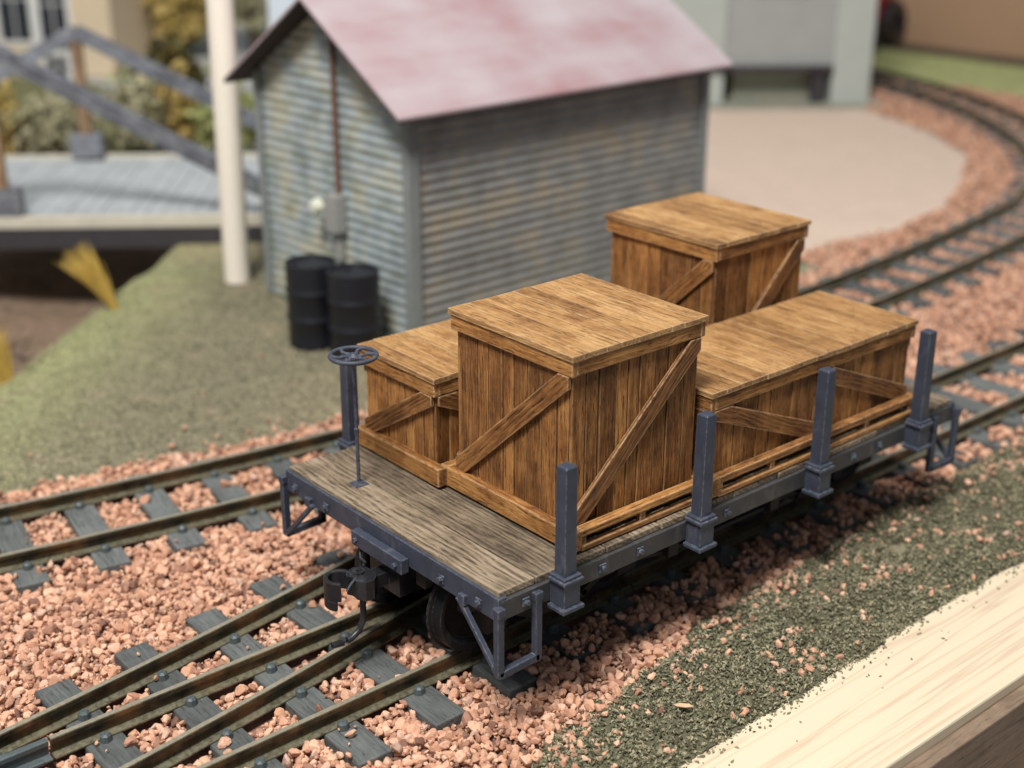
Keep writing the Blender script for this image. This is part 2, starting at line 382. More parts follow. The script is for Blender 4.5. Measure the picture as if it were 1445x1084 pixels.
def tie(parent, x, y0, y1, ang=0, w=.29, clips=()):
    """a sleeper centred on x running from y0 to y1 (in its own frame, origin (x, (y0+y1)/2))"""
    L = y1-y0; mb = MB(); mb.box((-w/2, -L/2, -.10), (w/2, L/2, 0), 1)
    t = mb.build('tie', M['tie'], parent, bevel=.014); yc = (y0+y1)/2
    t.location = (x, yc, -1.182+random.uniform(-.004, .004)); t.rotation_euler = (0, 0, ang)
    TIES.append((x, yc, L/2, w/2, ang)); return t
def add_clips(t, pts):
    x, yc, hl, hw, ang = TIES[-1]
    for px, py in pts:
        d = np.array([px-x, py-yc]); c, s = math.cos(-ang), math.sin(-ang)
        q = (c*d[0]-s*d[1], s*d[0]+c*d[1]); cc = clip_at(t, q[0]+random.uniform(-.01, .01), q[1]); cc.location.z = 0.004
YN, YF = .875, 1.875
xx = np.linspace(-8, 34, 60)
near = thing('railway_turnout', 'nearest railway track with switch rails running under the loaded flatcar', 'railway track', (0, 0, 0))
rail([(x, YN) for x in xx], near); rail([(x, YF) for x in np.linspace(-2.62, 34, 50)], near)
def dv(x): return .0113*(x+7.9)**2
xd = np.linspace(-8, 8.2, 50)
rail([(x, YF+dv(max(x, -7.9))) for x in xd], near); rail([(x, YN+dv(x)) for x in np.linspace(-2.75, 8.2, 40)], near)
for k in range(-6, 38):
    x = -.85+.7*k
    d = dv(x); y1 = (YF+d+.50) if x < 4.0 else YF+.46
    if x < 4.0 and k >= 0: y1 += .04*math.sin(k*2.1)
    t = tie(near, x, YN-.50+random.uniform(-.03, .03), y1, 0)
    cl = [(x, YN-.085), (x, YN+.085), (x, YF-.085)]
    if x > -2.6: cl += [(x, YF+.085)]
    if x < 4: cl += [(x, YF+d+.085), (x, YF+d-.085)]+([(x, YN+d-.085), (x, YN+d+.085)] if d > .34 else [])
    if x > -4.5: add_clips(t, [c for c in cl])
for j, x in enumerate(np.arange(4.2, 7.8, .7)):
    d = dv(x); tie(near, x, YN+d-.42, YF+d+.45, .3)
# painted switch blade fixed with a joiner at the left
bl = rail([(x, 1.875) for x in (-8, -5, -2.64)], near); bl.name = 'switch_blade'; bl.data.materials[0] = M['clip']
b = MB(); b.box((-3.2, 1.80, -1.19), (-2.70, 1.995, -1.155), 0); b.build('rail_joiner', M['clip'], near, bevel=.01)
back = thing('railway_track', 'curving railway track behind the flatcar, between the shed and the near track', 'railway track', (0, 0, 0))
rail(offs(loop, .5), back); rail(offs(loop, -.5), back)
seg = np.hypot(*np.diff(loopA, axis=0).T); arc = np.concatenate([[0], np.cumsum(seg)])
s0 = float(np.interp(-.87, loopA[:, 0], arc))
for k in range(-6, 58):
    s = s0+.7*k
    if s < 0 or s > arc[-1]-.3: continue
    x = float(np.interp(s, arc, loopA[:, 0])); y = float(np.interp(s, arc, loopA[:, 1])); i = min(np.searchsorted(arc, s), len(loopA)-1)
    d = loopA[i]-loopA[i-1]; an = math.atan2(d[1], d[0])
    t = tie(back, x, y-.88, y+.88, an)
    if x < 14:
        n_ = (-math.sin(an), math.cos(an)); add_clips(t, [(x+n_[0]*q, y+n_[1]*q) for q in (-.585, -.415, .415, .585)])

def turf_h(x, y):
    ed = -1.08+(fbm(x*3+3, x*0+2)-.5)*.10+np.where((x > 3.3), .06, 0)
    t = np.clip((y-ed)/.10, 0, 1)**.6
    b = np.clip((low_b(x)+.10-y)/.25, 0, 1)
    return GZ-.03+(t*b)*(.085+(fbm(x*3.4, y*3.4)-.5)*.26+(fbm(x*8, y*8)-.5)*.20)+(fbm(x*16, y*16)-.5)*.035*t, t, ed
# ------------------------------------------------------------------ ballast
def project(P):
    R = np.array([rt2, up2, fw]); c = (P-CAM)@R.T; return c[:, 0]/c[:, 2]*FPX, -c[:, 1]/c[:, 2]*FPX, c[:, 2]
def visible(P, mrg=90):
    u, v, z = project(P); return (np.abs(u) < 722+mrg) & (np.abs(v) < 542+mrg) & (z > 1)
def ico(sub):
    bm = bmesh.new(); bmesh.ops.create_icosphere(bm, subdivisions=sub, radius=1); v = np.array([x.co[:] for x in bm.verts]); f = np.array([[q.index for q in p.verts] for p in bm.faces]); bm.free(); return v, f
def rock(sub, cuts, seed):
    r = np.random.default_rng(seed); v, f = ico(sub); v = v.copy()
    for i in range(cuts):
        n = r.normal(size=3); n /= np.linalg.norm(n); d = r.uniform(.46, .78); h = v@n; v -= np.outer(np.clip(h-d, 0, None), n)*.96
    v *= 1/np.abs(v).max(); v *= np.array([1, r.uniform(.72, .98), r.uniform(.58, .85)]); return v, f
def scatter(P, size, variants, rots=True):
    """instances baked into arrays"""
    Vs = []; Fs = []; Ts = []; n0 = 0; which = rng.integers(0, len(variants), len(P))
    for k, (v, f) in enumerate(variants):
        idx = np.where(which == k)[0]; n = len(idx)
        if not n: continue
        q = rng.normal(size=(n, 4)); q /= np.linalg.norm(q, axis=1)[:, None]; w, x, y, z = q.T
        R = np.stack([1-2*(y*y+z*z), 2*(x*y-z*w), 2*(x*z+y*w), 2*(x*y+z*w), 1-2*(x*x+z*z), 2*(y*z-x*w), 2*(x*z-y*w), 2*(y*z+x*w), 1-2*(x*x+y*y)], 1).reshape(n, 3, 3)
        VV = np.einsum('nij,vj->nvi', R, v)*size[idx][:, None, None]+P[idx][:, None, :]
        FF = f[None]+(np.arange(n)*len(v))[:, None, None]+n0
        Vs.append(VV.reshape(-1, 3)); Fs.append(FF.reshape(-1, 3)); Ts.append(np.repeat(rng.random(n), len(v))); n0 += n*len(v)
    return np.concatenate(Vs), np.concatenate(Fs), np.concatenate(Ts)
def near_rail(x, y, r):
    m_ = np.zeros(len(x), bool)
    for L in RAILLINES:
        for a, b in zip(L[:-1], L[1:]):
            if max(a[0], b[0]) < x.min()-1: continue
            d = b-a; t = ((x-a[0])*d[0]+(y-a[1])*d[1])/(d@d); tc = np.clip(t, 0, 1)
            m_ |= np.hypot(x-a[0]-d[0]*tc, y-a[1]-d[1]*tc) < r
    return m_
def on_tie(x, y, mrg):
    m_ = np.zeros(len(x), bool)
    for tx, ty, hl, hw, an in TIES:
        c, s = math.cos(an), math.sin(an); dx = x-tx; dy = y-ty; m_ |= (np.abs(c*dx+s*dy) < hw+mrg) & (np.abs(-s*dx+c*dy) < hl+mrg)
    return m_
def jitter(x0, x1, y0, y1, p):
    gx, gy = np.meshgrid(np.arange(x0, x1, p), np.arange(y0, y1, p), indexing='ij'); gx = gx.ravel(); gy = gy.ravel()
    return gx+rng.uniform(-.5, .5, len(gx))*p, gy+rng.uniform(-.5, .5, len(gy))*p
def ballast(x0, x1, y0, y1, pitch, size, variants, layers):
    out = []
    for zoff, keep, extra in layers:
        x, y = jitter(x0, x1, y0, y1, pitch); n = fbm(x*1.3, y*1.3); z = np.full(len(x), GZ)+zoff+rng.uniform(-.014, .014, len(x))
        z += (fbm(x*2.2+4, y*2.2)-.5)*.10
        ok = ballast_zone(x, y, n)&(rng.random(len(x)) < keep); ok &= visible(np.stack([x, y, z], 1))
        x, y, z = x[ok], y[ok], z[ok]
        ot = on_tie(x, y, .012+.008*extra); ok = ~ot | (rng.random(len(x)) < .018+.55*((y < .64) & (x > .9))+.4*((y > cy2(x)-.62) & (y < cy2(x)-.5) & False)); z = np.where(ot, -1.155+.0*z, z)
        ok &= ~near_rail(x, y, .072 if not extra else .085); ok &= ~(ot & (zoff < -.001) & (extra == 0) & (rng.random(len(x)) < .3))
        out.append(np.stack([x, y, z], 1)[ok])
    P = np.concatenate(out); s = size*(.62+.85*rng.random(len(P))**1.6); return P, s
RK = [rock(2, 13, i) for i in range(14)]; RL = [rock(1, 6, 40+i) for i in range(5)]
P1, s1 = ballast(-3.6, 6.5, -.95, 6.6, .064, .0445, RK, [(.0, .97, 0), (.032, .60, 1), (.060, .16, 1)])
P2, s2 = ballast(6.5, 28, -.6, 22, .085, .052, RL, [(.0, .95, 0), (.035, .4, 1)])
P6, s6 = ballast(-3.6, 5.0, -.95, 6.4, .040, .017, RL, [(.012, .30, 1), (.040, .22, 1)])
P2 = np.concatenate([P2, P6]); s2 = np.concatenate([s2, s6])
# stray stones sunk in the turf and spilled on the left-hand grass
x, y = jitter(-1, 11, -1.0, 1.1, .06); n = fbm(x*2.4+31, y*2.4+7); d = low_b(x)-y
pr_ = np.where(d > 0, np.exp(-d/.34)*.60, 0)+np.where((n > .57), .42, 0)*(d > 0)+.02*(d > 0)
ok = (rng.random(len(x)) < pr_) & ~on_tie(x, y, .01) & (y > -1.0); x, y = x[ok], y[ok]
P3 = np.stack([x, y, turf_h(x, y)[0]+rng.uniform(-.008, .022, len(x))], 1); P3 = P3[visible(P3)]; s3 = .040*rng.uniform(.6, 1.25, len(P3))
x, y = jitter(-3, 12, 5.3, 9.5, .08); e = y-(cy2(x)+1.15); ok = (rng.random(len(x)) < np.where(e > 0, .30*np.exp(-e/.16)+.0015, 0)); x, y = x[ok], y[ok]
P4 = np.stack([x, y, np.full(len(x), GZ+.005)], 1); P4 = P4[visible(P4)]; s4 = .037*rng.uniform(.6, 1.2, len(P4))
Vb, Fb, Tb = scatter(np.concatenate([P1, P3, P4]), np.concatenate([s1, s3, s4]), RK)
Vc, Fc, Tc = scatter(P2, s2, RL)
o = fast_mesh('ballast', np.concatenate([Vb, Vc]), np.concatenate([Fb, Fc+len(Vb)]), M['stone'], np.concatenate([Tb, Tc])); tag(o, 'loose salmon pink crushed stone ballast between and beside the rails', 'ballast', kind='stuff')
print('stones', len(P1), len(P2), len(P3))

# ------------------------------------------------------------------ turf on the near side
x = np.arange(-1.5, 16, .022); y = np.arange(-1.2, 1.1, .022); X, Y = np.meshgrid(x, y, indexing='ij'); Z, t_, ed = turf_h(X, Y); Z = np.where(t_ <= 0, -1.45, Z)
Z = np.where(Y > low_b(X)+.16, -1.45, Z)
V = np.stack([X, Y, Z], -1).reshape(-1, 3); nx, ny = X.shape; I = np.arange(nx*ny).reshape(nx, ny); F = np.stack([I[:-1, :-1], I[1:, :-1], I[1:, 1:], I[:-1, 1:]], -1).reshape(-1, 4)
keepf = Z.reshape(-1)[F].min(1) > -1.40; F = F[keepf]
x, y = jitter(-1.5, 8.5, -1.16, 1.0, .0175); z, t_, ed = turf_h(x, y)
d = low_b(x)-y
pk = np.where(d > .0, .92, .30*np.exp(d/.12)); pk = pk*np.where(fbm(x*4.5+8, y*4.5) > .42, 1, .72); pk = np.where(y < ed, .30*np.exp(-(ed-y)/.035), pk)
ok = (rng.random(len(x)) < pk); G = np.stack([x, y, np.where(t_ > 0, z, GZ-.01)+rng.uniform(.000, .034, len(x))*np.clip(t_+.3, 0, 1)], 1)[ok]; G = G[visible(G, 40)]
G = G[~on_tie(G[:, 0], G[:, 1], .0) | (rng.random(len(G)) < .05)]; G = G[~near_rail(G[:, 0], G[:, 1], .08)]
x, y = jitter(-1, 7, -1.42, -1.1, .03); ok = rng.random(len(x)) < .09*np.exp((y+1.12)/.12)*2.2*fbm(x*3, y*3)**2*2; G2 = np.stack([x[ok], y[ok], np.full(ok.sum(), -1.258)], 1); G = np.concatenate([G, G2])
gv, gf = ico(1); bm = bmesh.new()
octa = np.array([[1, 0, .1], [-1, .1, 0], [0, .7, 0], [.1, -.65, 0], [0, 0, .7], [0, 0, -.6]]); of = np.array([[0, 2, 4], [2, 1, 4], [1, 3, 4], [3, 0, 4], [2, 0, 5], [1, 2, 5], [3, 1, 5], [0, 3, 5]]); bm.free()
Vg, Fg, Tg = scatter(G, rng.uniform(.008, .023, len(G)), [(octa, of), (octa*np.array([1.3, .8, .8]), of)])
Ft = np.concatenate([F[:, [0, 1, 2]], F[:, [0, 2, 3]]])
tt = np.clip(.05+.30*fbm(V[:, 0]*8, V[:, 1]*8), 0, 1)
o = fast_mesh('turf', np.concatenate([V, Vg]), np.concatenate([Ft, Fg+len(V)]), M['turf'], np.concatenate([tt, Tg])); tag(o, 'coarse grey green scatter turf between the near track and the pine board', 'turf', kind='stuff')
print('grains', len(G))
x, y = jitter(-3.4, 5.5, 5.6, 12, .036); e = y-(cy2(x)+1.2); z0 = np.full(len(x), GZ-.03)+(fbm(x*1.3, y*1.3)-.5)*.07
ok = (e > 0) & (edge_sd(x, y) < .1) & (rng.random(len(x)) < .9) & ~((x > 4.4) & (y > 7.0)); Q = np.stack([x, y, z0+rng.uniform(-.004, .012, len(x))], 1)[ok]; Q = Q[visible(Q, 30)]
Vq, Fq, Tq = scatter(Q, rng.uniform(.010, .026, len(Q)), [(octa, of)])
t = NT('bank_grass'); r = t.attr('rnd', True); n = t.noise(t.pos(), .9, 3)
c1 = t.ramp(r, [(0, (.10, .095, .06)), (.5, (.265, .245, .165)), (1, (.42, .38, .26))]); c2 = t.ramp(r, [(0, (.18, .19, .09)), (.5, (.38, .39, .20)), (1, (.52, .52, .31))]); c3 = t.ramp(r, [(0, (.25, .20, .13)), (1, (.56, .46, .33))])
sp = t.new('ShaderNodeSeparateXYZ'); t.l(t.pos(), sp.inputs[0])
es = t.math('ADD', t.math('ADD', t.math('MULTIPLY', sp.outputs['X'], -.72), t.math('MULTIPLY', sp.outputs['Y'], .69)), 1.7*.72-10.85*.69)
es = t.math('ADD', es, t.math('MULTIPLY', n, 1.2))
mt = t.out(t.mix(t.ramp(t.noise(t.pos(), 1.5, 4), [(.56, 0.), (.66, .6)]), t.mix(t.ramp(t.math('MULTIPLY', t.math('ADD', es, 1.6), .5), [(.2, 0.), (.9, .95)]), c1, c2), c3), .9, spec=.15)
o = fast_mesh('bank_turf', Vq, Fq, mt, Tq); tag(o, 'fine olive turf covering the bank between the rear track and the shed', 'turf', kind='stuff')
b = MB(); b.prism([(0, 0), (.05, .022), (.12, .02), (.16, -.004), (.10, -.022), (.03, -.018)], 0, .012); o = b.build('wood_chip', paint('pale_chip', (.62, .42, .27)), None, .003)
o.location = (1.20, -.62, -1.150); o.rotation_euler = (.1, -.1, -1.0); tag(o, 'small pale wood chip lying on the near turf', 'chip')

# ------------------------------------------------------------------ flatcar
car = thing('flat_car', 'small blue grey railway flatcar with a weathered wood deck carrying four crates', 'flatcar', (0, 0, RT))

def cp(mb, name, mat, bevel=.005, parent=None, smooth=False):
    o = mb.build(name, mat, parent or car, bevel)
    if parent is None: o.location = (0, 0, -RT)
    return o
L, Wd = 5.60, 2.75
b = MB(); x = 0.0; first = True
edges = [0, .345, .71]
while edges[-1] < L-.2: edges.append(edges[-1]+random.choice([.24, .28, .31, .34, .26]))
edges[-1] = L
for i, (a0, a1) in enumerate(zip(edges[:-1], edges[1:])):
    j0 = random.uniform(-.012, .010) if i > 1 else 0; g_ = .007
    b.box((a0+g_*(i > 0), j0, -.055), (a1-g_, Wd+random.uniform(-.01, .01), random.uniform(-.004, .0) if i > 1 else 0), 1)
cp(b, 'deck', M['deck'], .007)
for y0, y1 in ((-.035, .045), (Wd-.045, Wd+.035)):
    b = MB(); b.box((0.002, y0, -.215), (L-.002, y1, -.058), 0)
    b.box((.72, min(max(y0, .0), Wd-.1)+.0, -.30), (.80, max(min(y1, Wd), .12), -.216), 0) if False else None
    cp(b, 'side_sill', M['sill'])
for x0, x1 in ((-.028, .05), (L-.05, L+.028)):
    b = MB(); b.box((x0, -.032, -.222), (x1, Wd+.032, -.034), 1); cp(b, 'end_beam', M['steel'])
b = MB()
for y0 in (.95, 1.65): b.box((.06, y0, -.42), (L-.06, y0+.12, -.06), 0)
for x0 in (1.05, 2.1, 3.4, 4.35): b.box((x0, .06, -.30), (x0+.16, Wd-.06, -.07), 1)
cp(b, 'underframe', M['under'])
def bolt(x, y, z, n, r=.026):
    b = MB(); n = Vector(n); q = Vector((0, 0, 1))
    b.bar(Vector((x, y, z))-n*.0, Vector((x, y, z))+n*.012, .062, .062, q)
    b.tube([Vector((x, y, z))+n*.010, Vector((x, y, z))+n*.036], r, 6); cp(b, 'bolt', M['steel'], .003)
for x in (.22, .98, 1.38, 2.38, 4.05, 4.42, 5.2): bolt(x, -.037, -.135, (0, -1, 0), .020)
for y in (.18, .62, 2.16, 2.62): bolt(-.03, y, -.145, (-1, 0, 0), .022)
# stakes in their pockets
POS = [.535, 1.975, 3.455, 4.905]
def stake(x, y, zt):
    b = MB(); w = .058; lean = random.uniform(-.006, .006)
    b.add([(x-w, y-w, -.20), (x+w, y-w, -.20), (x+w, y+w, -.20), (x-w, y+w, -.20), (x-w*.92+lean, y-w*.92, zt-.012), (x+w*.92+lean, y-w*.92, zt-.012), (x+w*.92+lean, y+w*.92, zt-.012), (x-w*.92+lean, y+w*.92, zt-.012),
           (x-w*.74+lean, y-w*.74, zt), (x+w*.74+lean, y-w*.74, zt), (x+w*.74+lean, y+w*.74, zt), (x-w*.74+lean, y+w*.74, zt)],
          [(0, 1, 5, 4), (1, 2, 6, 5), (2, 3, 7, 6), (3, 0, 4, 7), (4, 5, 9, 8), (5, 6, 10, 9), (6, 7, 11, 10), (7, 4, 8, 11), (8, 9, 10, 11), (3, 2, 1, 0)])
    cp(b, 'stake', M['steel'], .004)
    b = MB(); w = .078; b.box((x-w, y-w, -.235), (x+w, y+w, -.035), 2); b.box((x-w-.026, y-w-.022, -.265), (x+w+.026, y+w, -.232), 0)
    b.box((x-w-.022, y-w-.018, -.036), (x+w+.022, y+w, -.010), 0); b.box((x-w-.008, y-w-.004, -.012), (x+w+.008, y+w, .018), 0)
    cp(b, 'stake_pocket', M['steel'], .006)
for x in POS: stake(x, -.113, .872+random.uniform(-.006, .006))
for x in (.70, 1.975, 3.455, 4.905): stake(x, Wd+.113, .80 if x < 1 else .84)
# corner stirrups
def bars(pts, w=.060):
    b = MB()
    for a_, c_2 in pts:
        a_ = Vector(a_); c_2 = Vector(c_2); d = (c_2-a_).normalized(); n = Vector((0, 1, 0)) if abs(d.y) < .9 else Vector((1, 0, 0))
        b.bar(a_-d*.012, c_2+d*.012, w, w*.9, n)
    return b
for sx, ex in ((1, -.040), (-1, L+.040)):
    for y0, sy in ((-.05, 1), (Wd+.05, -1)):
        b = bars([((ex, y0, -.13), (ex, y0, -.64)), ((ex, y0, -.64), (ex+sx*.36, y0+.0, -.625)), ((ex+sx*.36, y0, -.64), (ex+sx*.36, y0, -.11)),
                  ((ex-.0*sx, y0+sy*.44, -.21), (ex, y0+sy*.01, -.64))])
        b.box((ex-.035, y0-.035, -.155), (ex+.035, y0+.035, -.09), 0); b.box((ex+sx*.36-.036, y0-.030, -.155), (ex+sx*.36+.036, y0+.033, -.085), 0)
        b.box((ex-.024, y0+sy*.40-.03, -.235), (ex+.03, y0+sy*.40+.04, -.150), 0)
        cp(b, 'stirrup_step', M['steel'], .006)
# striker plates
for ex, sx in ((-.03, -1), (L+.03, 1)):
    b = MB(); x0, x1 = sorted((ex, ex+sx*.075)); b.box((x0, 1.03, -.27), (x1, 1.70, -.145), 1)
    sp = cp(b, 'striker_plate', M['steel'], .008)
    for y in (1.10, 1.63):
        q = MB(); xs2 = ex+sx*.075; q.tube([(xs2, y, -.205), (xs2+sx*.026, y, -.205)], .020, 6); q.build('bolt', M['steel'], sp, .003)
# couplers
def coupler(ex, sx):
    b = MB(); f = lambda x: ex+sx*(x-(.065 if x > .12 else 0))
    x0, x1 = sorted((f(.02), f(-.55))); b.box((x0, 1.18, -.56), (x1, 1.57, -.29), 0)
    x0, x1 = sorted((f(.28), f(-.1))); b.box((x0, 1.315, -.50), (x1, 1.435, -.385), 0)
    # head casting
    b.prism([(f(.20), 1.31), (f(.27), 1.25), (f(.345), 1.255), (f(.385), 1.32), (f(.375), 1.39), (f(.40), 1.44), (f(.36), 1.50), (f(.28), 1.52), (f(.20), 1.47)], -.53, -.365)
    b.tube([(f(.30), 1.42, -.366), (f(.30), 1.42, -.345)], .050, 14); b.tube([(f(.30), 1.42, -.345), (f(.30), 1.42, -.33)], .020, 6)
    co = cp(b, 'coupler', M['black'], .018)
    arc_ = []
    for r in (.122, .084):
        rr = [(f(.455)+sx*r*math.cos(a), 1.455+r*1.05*math.sin(a)) for a in np.radians(np.linspace(-62, 200, 30))]
        arc_ += rr if r > .1 else rr[::-1]
    k = MB(); k.prism(arc_, -.515, -.355); k.prism([(x, y) for x, y in arc_[2:14]]+[(x, y) for x, y in arc_[-14:-2]], -.60, -.516)
    k.build('knuckle', M['black'], co, .010)
    k = MB(); k.tube([(f(.36), 1.36, -.362), (f(.42), 1.345, -.385), (f(.46), 1.35, -.44)], .009, 6); k.build('spring', M['bright'], co)
    p = MB(); pts = [(f(.30), 1.375, -.50), (f(.30), 1.375, -.70), (f(.31), 1.375, -.78), (f(.35), 1.375, -.845), (f(.42), 1.375, -.885), (f(.50), 1.375, -.895), (f(.60), 1.375, -.880)]
    P = [Vector(q) for q in pts]; sm = []
    for i in range(len(P)-1):
        for t in (0, .5): sm.append(P[i].lerp(P[i+1], t))
    sm.append(P[-1]); p.tube(sm, .026, 10); p.build('trip_pin', M['black'], co)
    w = MB(); w.tube([(f(.03), 1.70, -.20), (f(.05), 1.66, -.28), (f(.09), 1.60, -.36), (f(.16), 1.52, -.37), (f(.22), 1.47, -.345)], .011, 8); w.build('cut_lever', M['black'], co)
coupler(0, -1); coupler(L, 1)
# wheels, axles, trucks
def wheelset(xa, parent):
    b = MB(); b.tube([(xa, .62, -.66), (xa, 2.13, -.66)], .045, 12); ax = b.build('axle', M['under'], parent)
    for s, y in ((1, YN-.02), (-1, YF+.02)):
        w = MB(); w.lathe([(.001, -.045*s), (.10, -.045*s), (.12, -.02*s), (.27, -.005*s), (.31, -.055*s), (.345, -.065*s), (.368, -.06*s), (.372, -.05*s), (.375, .04*s), (.405, .055*s), (.410, .07*s), (.395, .08*s), (.31, .075*s), (.28, .05*s), (.001, .05*s)], (xa, y, -.66), 'y', 48)
        w.build('wheel', M['wheel'], parent)
for xc in (1.16, 4.44):
    b = MB()
    for y in (.66, Wd-.66):
        b.bar((xc-.98, y, -.50), (xc+.98, y, -.50), .07, .09, (0, 1, 0)); b.bar((xc-.80, y, -.54), (xc-.25, y, -.82), .06, .08, (0, 1, 0)); b.bar((xc+.80, y, -.54), (xc+.25, y, -.82), .06, .08, (0, 1, 0))
        b.bar((xc-.3, y, -.82), (xc+.3, y, -.82), .06, .08, (0, 1, 0))
        for q in (-.71, .71): b.box((xc+q-.10, y-.09, -.76), (xc+q+.10, y+.07, -.55), 0)
        for q in (-.14, 0, .14): b.tube([(xc+q, y, -.80), (xc+q, y, -.52)], .05, 10)
    b.box((xc-.16, .6, -.62), (xc+.16, Wd-.6, -.42), 1); b.box((xc-.2, 1.2, -.43), (xc+.2, 1.55, -.28), 0)
    tr = cp(b, 'truck', M['under'], .008)
    for q in (-.71, .71): wheelset(xc+q, tr)
for y in (.38, Wd-.38):
    b = MB(); b.tube([(.25, y, -.24), (2.15, y, -.58), (3.45, y, -.58), (5.35, y, -.24)], .022, 8); b.box((2.09, y-.07, -.60), (2.21, y+.07, -.22), 2); b.box((3.39, y-.07, -.60), (3.51, y+.07, -.22), 2)
    cp(b, 'truss_rod', M['under'])
b = MB(); b.tube([(2.5, 1.0, -.5), (3.1, 1.0, -.5)], .14, 18); cp(b, 'brake_cylinder', M['under'])
# brake staff and wheel
bx_, by_ = .25, 2.09
b = MB(); b.tube([(bx_, by_, .0), (bx_, by_, 1.12)], [.016, .014], 8); b.tube([(bx_, by_, .45), (bx_, by_, .50)], .020, 8); b.tube([(bx_, by_, .0), (bx_, by_, .022)], .040, 6); b.box((bx_-.06, by_-.06, -.001), (bx_+.06, by_+.06, .010), 0)
cp(b, 'brake_staff', M['steel'])
b = MB(); R_ = .185; pts = [(bx_+R_*math.cos(a), by_+R_*math.sin(a), 1.13) for a in np.linspace(0, 2*math.pi, 49)]
b.tube(pts, .0185, 12, cap=False)
bw = cp(b, 'brake_wheel', M['steel'], 0)
h = MB(); h.lathe([(.001, 1.150), (.022, 1.150), (.03, 1.142), (.046, 1.128), (.046, 1.108), (.001, 1.105)], (bx_, by_, 0), n=16); h.build('hub', M['steel'], bw)
for k in range(6):
    a0 = k*math.pi/3+.3; s = MB(); pts = []
    for t in np.linspace(0, 1, 9):
        r = .035+t*(R_-.04); a = a0+.30*math.sin(t*math.pi*1.1)+.25*t; pts.append((bx_+r*math.cos(a), by_+r*math.sin(a), 1.12+.012*t))
    s.tube(pts, [.014]*9, 8); s.build('spoke', M['steel'], bw)

